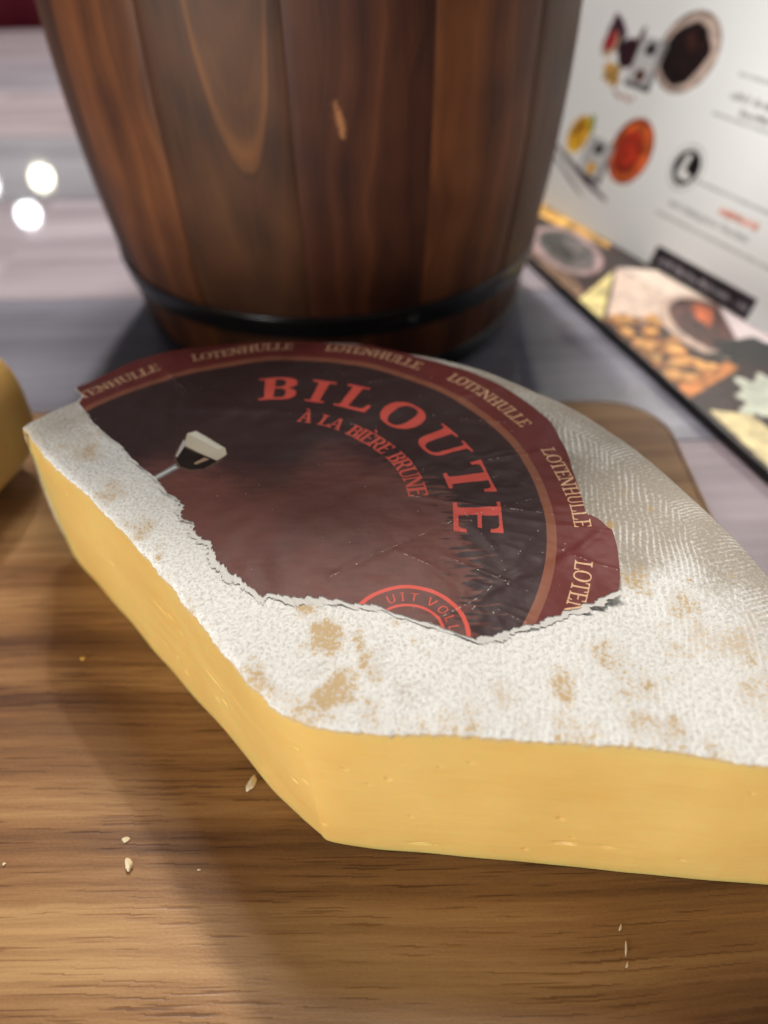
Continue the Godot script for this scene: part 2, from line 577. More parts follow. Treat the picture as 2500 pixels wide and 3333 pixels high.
func build_barrel() -> void:
	var t := thing("barrel", "small dark brown wooden barrel with black metal hoops behind the cheese", "barrel")
	t.position = Vector3(-0.034, 0, -0.535)
	var y0 := TABLE_Y
	var y1 := 0.365
	var mats := []
	for k in 4:
		var m := StandardMaterial3D.new()
		m.albedo_texture = stave_texture(100 + k * 17, k)
		m.roughness = 0.52
		m.metallic_specular = 0.36
		mats.append(m)
	var n := 14
	var step := TAU / n
	var order := [0, 1, 2, 3, 2, 1, 3, 2, 1, 3, 2, 3, 1, 2]
	var tones := [Color(0.98, 0.95, 0.90), Color(0.84, 0.72, 0.70), Color(1.08, 0.95, 0.82), Color(0.92, 0.90, 0.86), Color(1.05, 0.95, 0.8), Color(1.0, 0.95, 0.9), Color(0.9, 0.85, 0.8), Color(1.0, 0.95, 0.9), Color(0.95, 0.9, 0.85), Color(1.0, 0.95, 0.9), Color(0.9, 0.85, 0.8), Color(1.0, 0.95, 0.9), Color(0.82, 0.78, 0.76), Color(1.06, 0.95, 0.82)]
	for k in n:
		# stave k covers angles a0..a0+step, angle 0 faces the camera (+z), positive to +x
		var a0 := deg_to_rad(-27.7) + step * k
		var nu := 25
		var nv := 34
		var pos := PackedVector3Array()
		var uv := PackedVector2Array()
		var proud := 0.0003 * noise_b.get_noise_1d(k * 7.3)
		for i in nu:
			# outer face, its long edges eased
			var f := i / float(nu - 1)
			var a := a0 + step * (0.002 + 0.996 * f)
			var ease_edge := 0.0008 * pow(absf(f - 0.5) * 2.0, 22.0)
			for j in nv:
				var y := lerpf(y0, y1, j / float(nv - 1))
				var r := barrel_r(y) + proud - ease_edge
				pos.append(Vector3(r * sin(a), y, r * cos(a)))
				uv.append(Vector2(f, 1.0 - j / float(nv - 1)))
		var idx := grid_index(nu, nv)
		for i in 3:
			# two sides and the inner face
			var base := pos.size()
			for e in 2:
				var f := float(e) if i == 2 else float(i)
				var deep := 0.011 if i == 2 else (0.011 if e == i else 0.0007)
				if i == 2:
					f = 1.0 - e
				var a := a0 + step * (0.002 + 0.996 * f)
				for j in nv:
					var y := lerpf(y0, y1, j / float(nv - 1))
					var r := barrel_r(y) + proud - deep
					pos.append(Vector3(r * sin(a), y, r * cos(a)))
					uv.append(Vector2(f, 1.0 - j / float(nv - 1)))
			idx.append_array(grid_index(2, nv, false, i < 2, base))
		put("stave", smooth_mesh(pos, uv, idx), toned(mats[order[k]], tones[k]), t)
	var hm := mat(Color(0.03, 0.03, 0.032), 0.24, 0.6, 0.0)
	hm.metallic = 0.75
	for b in [[-0.0245, -0.009], [0.019, 0.034], [0.306, 0.322], [0.349, 0.3645]]:
		var prof := PackedVector2Array()
		for q in 9:
			var f := q / 8.0
			var y := lerpf(b[0], b[1], f)
			prof.append(Vector2(barrel_r(y) + 0.0009 + 0.0008 * pow(sin(f * PI), 0.5), y))
		var full := PackedVector2Array([Vector2(prof[0].x - 0.002, prof[0].y)])
		full.append_array(prof)
		full.append(Vector2(prof[-1].x - 0.002, prof[-1].y))
		var hoop := lathe("hoop", full, 96, hm, t)
		var rv := SphereMesh.new()
		rv.radius = 0.003; rv.height = 0.006; rv.radial_segments = 12; rv.rings = 6
		var a := deg_to_rad(22.0)
		var rr := barrel_r((b[0] + b[1]) / 2) + 0.0015
		var riv := put("rivet", rv, hm, hoop)
		riv.position = Vector3(rr * sin(a), (b[0] + b[1]) / 2, rr * cos(a))
	lathe("head", PackedVector2Array([Vector2(0.0005, 0.352), Vector2(barrel_r(0.352) - 0.006, 0.352), Vector2(barrel_r(0.34) - 0.006, 0.340), Vector2(0.0005, 0.340)]), 64, mats[2], t)
	lathe("bottom", PackedVector2Array([Vector2(0.0005, -0.012), Vector2(barrel_r(-0.012) - 0.006, -0.012), Vector2(barrel_r(-0.02) - 0.006, -0.02), Vector2(0.0005, -0.02)]), 64, mats[2], t)

# ---------------------------------------------------------------- printed cards
func quad_mesh(a: Vector3, b: Vector3, c: Vector3, d: Vector3) -> ArrayMesh:
	# a left-bottom, b right-bottom, c right-top, d left-top; uv 0..1 with v down
	return smooth_mesh(PackedVector3Array([a, b, c, d]), PackedVector2Array([Vector2(0, 1), Vector2(1, 1), Vector2(1, 0), Vector2(0, 0)]), PackedInt32Array([0, 2, 1, 0, 3, 2]))

func build_photo_board() -> void:
	# lies flat; u along its front edge, v away from the camera
	var o := thing("photo_board", "flat black-edged board printed with a photo of walnuts, bowls and cheese", "board")
	o.position = Vector3(0.117, TABLE_Y, -0.576)
	var u := Vector3(0.315, 0, 0.949)
	o.basis = Basis(u, Vector3.UP, u.cross(Vector3.UP))
	# local: x along the edge, z towards the camera side (front edge at z = 0)
	put("panel", slab(-0.17, 0.40, -0.22, 0.0, 0.0002, 0.0076, 0.003, 0.001), mat(Color(0.006, 0.006, 0.007), 0.35), o)
	var w := 1140
	var h := 440
	var s := 20.0   # px per cm
	var im := Image.create(w, h, false, Image.FORMAT_RGB8)
	im.fill(Color(0.20, 0.14, 0.13))
	var at := func(x: float, y: float) -> Vector2: return Vector2((x + 17.0) * s, h - y * s)
	fill_poly(im, PackedVector2Array([at.call(-17, 3.0), at.call(-17, 9), at.call(-4, 10), at.call(1.0, 6.5), at.call(-5, 4.6)]), Color(0.86, 0.66, 0.34))
	fill_poly(im, PackedVector2Array([at.call(-9, 0), at.call(-9, 1.5), at.call(3, 1.8), at.call(10, 0)]), Color(0.48, 0.38, 0.30))
	# glass bowl, far left
	fill_poly(im, ellipse(at.call(0.0, 3.2), 4.6 * s, 2.5 * s, 0.15), Color(0.66, 0.56, 0.56))
	fill_poly(im, ellipse(at.call(0.0, 3.2), 3.8 * s, 1.9 * s, 0.15), Color(0.40, 0.38, 0.38))
	fill_poly(im, ellipse(at.call(-0.8, 2.8), 2.6 * s, 0.9 * s, 0.1, 40, 0.5), Color(0.25, 0.25, 0.24))
	# wedges of pale cheese
	fill_poly(im, PackedVector2Array([at.call(4.5, 4.8), at.call(7.6, 0.0), at.call(10.8, 0.0)]), Color(0.93, 0.86, 0.60))
	fill_poly(im, PackedVector2Array([at.call(4.2, 5.2), at.call(10.9, 0.2), at.call(13.0, 3.4), at.call(9.5, 6.4)]), Color(0.90, 0.80, 0.74))
	fill_poly(im, PackedVector2Array([at.call(4.2, 5.3), at.call(9.5, 6.4), at.call(12.0, 10.4), at.call(7.0, 10.0)]), Color(0.95, 0.88, 0.82))
	# walnuts and hazelnuts
	for q in [[11.3, 1.2], [12.8, 0.6], [13.2, 2.2], [14.6, 0.9], [15.6, 2.3], [16.2, 0.5], [17.3, 1.6], [18.3, 0.4], [12.2, 3.2], [14.6, 3.6], [18.4, 2.9], [19.3, 1.3]]:
		var kk := rng.randf_range(0.75, 1.2)
		fill_poly(im, ellipse(at.call(q[0], q[1]), 0.95 * s * kk, 0.82 * s * kk, q[0], 30, 0.8), Color(0.62, 0.40, 0.22) * rng.randf_range(0.8, 1.15))
		fill_poly(im, ellipse(at.call(q[0] - 0.15, q[1] + 0.2), 0.65 * s * kk, 0.5 * s * kk, q[0], 30, 0.9), Color(0.84, 0.62, 0.36))
	# bowl of spread
	fill_poly(im, ellipse(at.call(13.9, 6.3), 4.4 * s, 2.9 * s, 0.1), Color(0.78, 0.68, 0.62))
	fill_poly(im, ellipse(at.call(13.9, 6.5), 3.8 * s, 2.3 * s, 0.1), Color(0.33, 0.22, 0.20))
	fill_poly(im, ellipse(at.call(12.5, 6.9), 1.5 * s, 0.7 * s, 0.3, 30, 0.6), Color(0.70, 0.38, 0.25))
	fill_poly(im, PackedVector2Array([at.call(11.5, 8.8), at.call(16.8, 6.6), at.call(18.0, 9.0), at.call(12.0, 11.5)]), Color(0.88, 0.82, 0.83))
	# cinnamon stick, olives, curd cheese
	fill_poly(im, PackedVector2Array([at.call(19.6, -0.3), at.call(20.8, -0.2), at.call(19.0, 4.9), at.call(18.1, 4.7)]), Color(0.78, 0.50, 0.28))
	fill_poly(im, ellipse(at.call(17.6, 6.6), 1.4 * s, 2.4 * s, 0.2, 30, 0.6), Color(0.13, 0.14, 0.14))
	fill_poly(im, ellipse(at.call(22.6, 4.2), 2.4 * s, 2.0 * s, 0.2, 40, 0.7), Color(0.80, 0.82, 0.76))
	fill_poly(im, PackedVector2Array([at.call(22.0, 0.3), at.call(23.4, 2.4), at.call(28.2, 2.6), at.call(29.5, 0)]), Color(0.93, 0.86, 0.66))
	fill_poly(im, ellipse(at.call(26.0, 3.2), 1.2 * s, 0.9 * s), Color(0.55, 0.53, 0.50))
	fill_poly(im, ellipse(at.call(32.0, 4.0), 4.0 * s, 3.0 * s, 0.0, 40, 0.4), Color(0.55, 0.34, 0.22))
	var m := StandardMaterial3D.new()
	im.resize(w / 4, h / 4, Image.INTERPOLATE_LANCZOS)
	mottle(im, 0.5, 91)
	im.resize(w, h, Image.INTERPOLATE_CUBIC)
	m.albedo_texture = ImageTexture.create_from_image(im)
	m.roughness = 0.25
	m.texture_repeat = false
	put("printed_photo", quad_mesh(Vector3(-0.169, 0.0080, -0.001), Vector3(0.399, 0.0080, -0.001), Vector3(0.399, 0.0080, -0.219), Vector3(-0.169, 0.0080, -0.219)), m, o)

func build_menu_card() -> void:
	var o := thing("menu_card", "white upright card leaning back, printed with two jams, a round logo and a black banner", "card")
	var u := Vector3(0.4410, 0, 0.8975)
	var v := Vector3(0.30696, 0.93969, -0.15084)
	var n := u.cross(v).normalized()
	o.position = Vector3(0.1438, TABLE_Y + 0.0083, -0.6783)
	o.basis = Basis(u, v, n)
	var x0 := -0.08
	var x1 := 0.34
	var y1 := 0.29
	var body := BoxMesh.new()
	body.size = Vector3(x1 - x0, y1, 0.003)
	var b := put("panel", body, mat(Color(0.75, 0.75, 0.75), 0.5), o)
	b.position = Vector3((x0 + x1) / 2, y1 / 2, -0.0017)
	# easel strut behind the card, down to the photo board
	var strut := slab(-0.015, 0.015, -0.001, 0.001, 0.0, 0.17, 0.0008, 0.0004)
	var so := put("strut", strut, mat(Color(0.02, 0.02, 0.02), 0.5), o)
	so.position = Vector3(0.12, 0.004, -0.062)
	so.rotation_degrees.x = 20.0
	var s := 40.0
	var w := int((x1 - x0) * 100 * s)
	var h := int(y1 * 100 * s)
	var im := Image.create(w, h, false, Image.FORMAT_RGB8)
	im.fill(Color(0.955, 0.965, 0.975))
	var at := func(x: float, y: float) -> Vector2: return Vector2((x + 8.0) * s, h - y * s)
	var grey := Color(0.60, 0.61, 0.60)
	var ink := Color(0.10, 0.09, 0.11)
	# jam one: figs, walnut, box, dark spread in a glass bowl
	fill_poly(im, ellipse(at.call(8.5, 13.5), 2.75 * s, 2.6 * s, 0.0), Color(0.55, 0.46, 0.42))
	fill_poly(im, ellipse(at.call(8.6, 13.5), 2.55 * s, 2.4 * s, 0.0), Color(0.76, 0.68, 0.64))
	fill_poly(im, ellipse(at.call(8.3, 13.4), 2.05 * s, 1.95 * s, 0.0, 40, 0.15), Color(0.13, 0.08, 0.08))
	fill_poly(im, ellipse(at.call(8.6, 14.2), 0.9 * s, 0.5 * s, 0.4, 30, 0.6), Color(0.24, 0.13, 0.11))
	fill_poly(im, PackedVector2Array([at.call(0.0, 14.7), at.call(1.0, 14.3), at.call(1.9, 13.6), at.call(2.0, 12.2), at.call(0.6, 12.4), at.call(-0.2, 13.2)]), Color(0.23, 0.12, 0.18))
	fill_poly(im, ellipse(at.call(0.6, 12.6), 0.85 * s, 0.95 * s), Color(0.80, 0.72, 0.60))
	fill_poly(im, ellipse(at.call(0.5, 12.8), 0.66 * s, 0.72 * s), Color(0.68, 0.20, 0.22))
	fill_poly(im, ellipse(at.call(2.9, 12.4), 1.1 * s, 1.0 * s, 0.3), Color(0.20, 0.09, 0.13))
	fill_poly(im, PackedVector2Array([at.call(3.2, 13.1), at.call(3.8, 13.2), at.call(3.7, 14.3), at.call(3.4, 14.2)]), Color(0.22, 0.10, 0.14))
	fill_poly(im, ellipse(at.call(2.0, 10.9), 0.9 * s, 0.7 * s, 0.3, 30, 0.7), Color(0.80, 0.62, 0.34))
	fill_poly(im, ellipse(at.call(2.7, 10.4), 0.5 * s, 0.45 * s, 0.3, 30, 0.7), Color(0.76, 0.58, 0.33))
	jar_box(im, at, Vector2(3.7, 10.4), Vector2(6.5, 13.7), Color(0.35, 0.18, 0.14), s)
	for k in 7:
		fill_poly(im, ellipse(at.call(3.2 + 0.35 * k, 9.7 - 0.12 * (k % 3)), 0.18 * s, 0.13 * s, 0.5), Color(0.66, 0.52, 0.48))
	# jam two: quince, box, orange jelly in a bowl
	fill_poly(im, ellipse(at.call(7.3, 6.4), 2.15 * s, 2.35 * s), Color(0.55, 0.22, 0.13))
	fill_poly(im, ellipse(at.call(7.35, 6.3), 1.95 * s, 2.15 * s), Color(0.85, 0.40, 0.20))
	fill_poly(im, ellipse(at.call(7.1, 6.3), 1.4 * s, 1.55 * s), Color(0.72, 0.22, 0.14))
	fill_poly(im, ellipse(at.call(1.1, 6.0), 1.2 * s, 1.45 * s, 0.2), Color(0.90, 0.68, 0.18))
	fill_poly(im, ellipse(at.call(1.0, 6.4), 0.5 * s, 0.55 * s), Color(0.70, 0.46, 0.14))
	fill_poly(im, PackedVector2Array([at.call(1.6, 7.6), at.call(2.2, 7.7), at.call(2.6, 6.6), at.call(2.3, 6.3)]), Color(0.52, 0.60, 0.22))
	jar_box(im, at, Vector2(2.6, 3.3), Vector2(5.6, 6.3), Color(0.88, 0.66, 0.18), s)
	fill_poly(im, PackedVector2Array([at.call(-1.2, 4.5), at.call(-1.1, 4.7), at.call(4.4, 3.3), at.call(7.0, 2.6), at.call(7.0, 2.45), at.call(4.0, 2.9)]), Color(0.30, 0.27, 0.30))
	fill_poly(im, PackedVector2Array([at.call(-1.4, 3.9), at.call(-1.3, 4.05), at.call(2.9, 2.6), at.call(4.6, 1.9), at.call(2.8, 2.4)]), Color(0.42, 0.40, 0.42))
	# round logo: black disc with a white letter shape, ring of dots round it
	var lc: Vector2 = at.call(13.0, 6.9)
	for k in 44:
		var a := TAU * k / 44.0
		fill_poly(im, ellipse(lc + Vector2(cos(a), sin(a)) * 1.5 * s, 0.07 * s, 0.07 * s, 0, 8), Color(0.55, 0.55, 0.55))
	fill_poly(im, ellipse(lc, 1.18 * s, 1.18 * s), ink)
	fill_poly(im, PackedVector2Array([at.call(12.55, 7.75), at.call(13.1, 7.85), at.call(13.0, 6.75), at.call(13.7, 6.6), at.call(13.75, 6.15), at.call(12.6, 6.05), at.call(12.35, 6.4)]), Color(0.90, 0.90, 0.90))
	# rules and lines of small text
	for l in [[13.6, 30.0, 13.15], [13.0, 30.0, 10.55], [14.4, 30.0, 6.35], [12.2, 30.0, 3.45]]:
		fill_poly(im, PackedVector2Array([at.call(l[0], l[2]), at.call(l[1], l[2]), at.call(l[1], l[2] + 0.10), at.call(l[0], l[2] + 0.10)]), grey)
	var f := font_of(SANS, 400)
	text_line(im, "with Madagascar Bourbon", f, at.call(13.0, 4.25), 0.42 * s, 0.10 * s, Color(0.42, 0.43, 0.42))
	blur_words(im, at, 13.8, 11.75, [1.7, 2.6, 2.0], 0.42, Color(0.45, 0.45, 0.43), s)
	blur_words(im, at, 15.2, 10.95, [2.4, 1.6, 2.2], 0.42, Color(0.45, 0.45, 0.43), s)
	blur_words(im, at, 17.4, 5.15, [3.3], 0.5, Color(0.84, 0.38, 0.28), s)
	# black banner with white address
	fill_poly(im, PackedVector2Array([at.call(13.8, 0.05), at.call(23.5, 0.05), at.call(23.5, 1.5), at.call(13.8, 1.5)]), Color(0.20, 0.18, 0.21))
	blur_words(im, at, 14.5, 0.5, [1.2, 2.2, 2.9, 1.2], 0.45, Color(0.80, 0.80, 0.84), s)
	im.resize(w / 6, h / 6, Image.INTERPOLATE_LANCZOS)
	mottle(im, 0.5, 95)
	im.resize(w / 2, h / 2, Image.INTERPOLATE_CUBIC)
	var m := StandardMaterial3D.new()
	m.albedo_texture = ImageTexture.create_from_image(im)
	m.roughness = 0.35
	m.texture_repeat = false
	put("printed_page", quad_mesh(Vector3(x0 + 0.0005, 0.0005, 0.0003), Vector3(x1 - 0.0005, 0.0005, 0.0003), Vector3(x1 - 0.0005, y1 - 0.0005, 0.0003), Vector3(x0 + 0.0005, y1 - 0.0005, 0.0003)), m, o)

func mottle(im: Image, amount: float, sd: int) -> void:
	# the uneven tones of photographic print; white paper stays white
	var w := im.get_width()
	var h := im.get_height()
	var a := noise_img(w, h, w, h, 0.06, sd, 3)
	var b := noise_img(w, h, w, h, 0.16, sd + 1, 2)
	for y in h:
		for x in w:
			var c := im.get_pixel(x, y)
			var k := clampf((0.93 - minf(c.r, minf(c.g, c.b))) * 2.0, 0.0, 1.0) * amount
			var n := ((a[y * w + x] + b[y * w + x]) / 255.0 - 1.0) * k
			im.set_pixel(x, y, Color(clampf(c.r * (1.0 + n), 0, 1), clampf(c.g * (1.0 + n * 0.95), 0, 1), clampf(c.b * (1.0 + n * 0.9), 0, 1)))

func jar_box(im: Image, at: Callable, a: Vector2, b: Vector2, dot: Color, s: float) -> void:
	fill_poly(im, PackedVector2Array([at.call(a.x, a.y), at.call(b.x, a.y), at.call(b.x, b.y), at.call(a.x, b.y)]), Color(0.58, 0.57, 0.58))
	fill_poly(im, PackedVector2Array([at.call(a.x + 0.15, a.y + 0.3), at.call(b.x - 0.5, a.y + 0.3), at.call(b.x - 0.5, b.y - 0.1), at.call(a.x + 0.15, b.y - 0.1)]), Color(0.80, 0.80, 0.81))
	var m := (a + b) / 2
	fill_poly(im, PackedVector2Array([at.call(m.x - 0.6, b.y - 1.0), at.call(m.x + 0.4, b.y - 1.0), at.call(m.x + 0.4, b.y - 0.3), at.call(m.x - 0.6, b.y - 0.3)]), Color(0.15, 0.14, 0.15))
	fill_poly(im, ellipse(at.call(m.x - 0.1, a.y + 0.85), 0.5 * s, 0.42 * s), dot)
	fill_poly(im, PackedVector2Array([at.call(a.x, a.y), at.call(b.x, a.y), at.call(b.x, a.y + 0.28), at.call(a.x, a.y + 0.28)]), Color(0.25, 0.24, 0.26))

func blur_words(im: Image, at: Callable, x: float, y: float, widths: Array, hgt: float, col: Color, s: float) -> void:
	# print too small and out of focus to read: rows of strokes with the rhythm of small type
	for wd in widths:
		var e: float = x + wd
		while x < e:
			var up := hgt * (1.0 if rng.randf() < 0.3 else 0.68)
			fill_poly(im, PackedVector2Array([at.call(x, y), at.call(x + 0.09, y), at.call(x + 0.09, y + up), at.call(x, y + up)]), col)
			if rng.randf() < 0.6:
				var yy := y + (0.0 if rng.randf() < 0.5 else hgt * 0.58)
				fill_poly(im, PackedVector2Array([at.call(x, yy), at.call(x + 0.2, yy), at.call(x + 0.2, yy + 0.09), at.call(x, yy + 0.09)]), col)
			x += 0.17 + rng.randf() * 0.06
		x += 0.3

# ---------------------------------------------------------------- cheese
func undulate(x: float, z: float) -> float:
	return 0.0007 * noise_b.get_noise_2d(x * 22.0, z * 22.0) - 0.0015 * ((x + 0.02) * (x + 0.02) + (z + 0.16) * (z + 0.16)) / 0.0144

func rind_top(x: float, z: float, d: float) -> float:
	# d: distance from the rim
	var y := CHEESE_H + undulate(x, z)
	if d < RHO:
		y += sqrt(maxf(0.0, RHO * RHO - (RHO - d) * (RHO - d))) - RHO
	return y

func build_cheese() -> void:
	for q in [[-13.9, -24.2], [-12.9, -25.3], [-11.5, -26.6], [-8.5, -28.7], [-4.0, -29.9], [0.0, -29.6], [3.3, -28.5], [6.7, -26.0], [9.15, -22.9], [10.8, -19.6], [12.0, -16.3], [12.8, -12.9], [12.9, -9.0]]:
		rim_pts.append(Vector2(q[0], q[1]) / 100.0)
	for q in [[-13.9, -24.2], [-12.0, -21.7], [-9.65, -19.22], [-7.59, -16.81], [-5.78, -14.61], [-4.17, -12.47], [-3.36, -11.55], [-2.72, -10.96], [-1.80, -10.53], [-0.45, -10.33], [1.83, -10.2], [5.19, -9.9], [7.36, -9.63], [9.02, -9.32], [12.9, -9.0]]:
		top_pts.append(Vector2(q[0], q[1]) / 100.0)
	for q in [[-13.8, -24.0], [-12.2, -22.2], [-10.1, -19.8], [-7.9, -17.3], [-6.0, -15.2], [-4.3, -13.2], [-3.3, -12.20], [-2.35, -11.32], [-1.95, -11.02], [-0.6, -10.80], [2.0, -10.5], [5.4, -10.1], [7.6, -9.85], [9.4, -9.63], [12.8, -9.3]]:
		low_pts.append(Vector2(q[0], q[1]) / 100.0)
	var o := thing("cheese_wedge", "pale yellow cheese wedge with white mouldy rind and a torn dark red label", "cheese")
	build_rind(o)
	build_paste(o)
	build_label(o)

func cut_normal(p: PackedVector2Array, i: int) -> Vector2:
	var t := (p[mini(i + 1, p.size() - 1)] - p[maxi(i - 1, 0)]).normalized()
	return Vector2(-t.y, t.x)   # towards the viewer's side of the cut

func build_rind(o: Node3D) -> void:
	var ns := 620
	var rim := resample(rim_pts, ns)
	var cut := resample(top_pts, ns)
	var n_side := 10
	var n_sh := 12
	var n_top := 190
	var nv := n_side + n_sh + n_top + 3
	var pos := PackedVector3Array()
	var uv := PackedVector2Array()
	for i in ns:
		var out := cut_normal(rim, i) * -1.0
		var cn := cut_normal(cut, i)
		var rag := 0.0005 * noise_a.get_noise_1d(i * 0.23) + 0.0004 * noise_b.get_noise_1d(i * 0.05 + 50.0)
		var ce := cut[i] + cn * rag
		var ll := maxf(rim[i].distance_to(ce), 1e-4)
		for j in n_side:
			var y := lerpf(0.0006, CHEESE_H - RHO, j / float(n_side))
			var k := y / (CHEESE_H - RHO)
			var p := rim[i] + out * (0.007 * sin(PI * pow(k, 0.8)) - 0.004 * (1 - k))
			pos.append(Vector3(p.x, y + undulate(p.x, p.y) * k, p.y))
			var q := rim[i] + out * (CHEESE_H - RHO - y)
			uv.append(q)
		for j in n_sh + n_top:
			var d: float
			var t: float
			if j < n_sh:
				d = RHO * (1.0 - cos(PI / 2 * j / n_sh))
				t = minf(d / ll, 1.0)
			else:
				var tsh := minf(RHO / ll, 1.0)
				t = lerpf(tsh, 1.0, (j - n_sh) / float(n_top - 1))
			d = t * ll
			var p := rim[i].lerp(ce, t)
			var y := rind_top(p.x, p.y, d)
			y += 0.00012 * noise_a.get_noise_2d(p.x * 200.0, p.y * 200.0) + 0.00005 * noise_b.get_noise_2d(p.x * 900.0, p.y * 900.0)
			# the cut edge is slightly rolled over
			var de := (1.0 - t) * ll
			if de < 0.003:
				y -= 0.0006 * (1.0 - de / 0.003) * (1.0 - de / 0.003)
			pos.append(Vector3(p.x, y, p.y))
			uv.append(p)
		for j in 3:
			var y := pos[-1].y - (0.0003 + 0.0002 * noise_b.get_noise_1d(i * 0.31))
			var p := ce + cn * (0.0001 - 0.0002 * j)
			pos.append(Vector3(p.x, y, p.y))
			uv.append(ce + cn * 0.0006 * (j + 1))
	for k in uv.size():
		uv[k] = Vector2((uv[k].x + 0.20) / 0.36, (uv[k].y + 0.36) / 0.30)
	# the thin brown crust that shows where the knife went through the rind
	var cpos := PackedVector3Array()
	var cuv := PackedVector2Array()
	for i in ns:
		var cn := cut_normal(cut, i)
		var e := pos[i * nv + nv - 2]
		var th := 0.0010 + 0.0010 * absf(noise_a.get_noise_1d(i * 0.11)) + 0.0004 * noise_b.get_noise_1d(i * 0.04 + 9.0)
		for j in 5:
			var f := j / 4.0
			var bump := 0.00025 * sin(PI * f) + 0.0001 * noise_a.get_noise_2d(i * 0.4, j * 2.0)
			cpos.append(Vector3(e.x + cn.x * bump, e.y - th * f, e.z + cn.y * bump))
			cuv.append(Vector2(i * 0.02, f))
	var crust := mat(Color(0.52, 0.375, 0.20), 0.85, 0.3)
	put("crust", smooth_mesh(cpos, cuv, grid_index(ns, 5, false, false)), crust, o)
	var m := rind_material()
	put("rind", smooth_mesh(pos, uv, grid_index(ns, nv, false, false)), m, o)

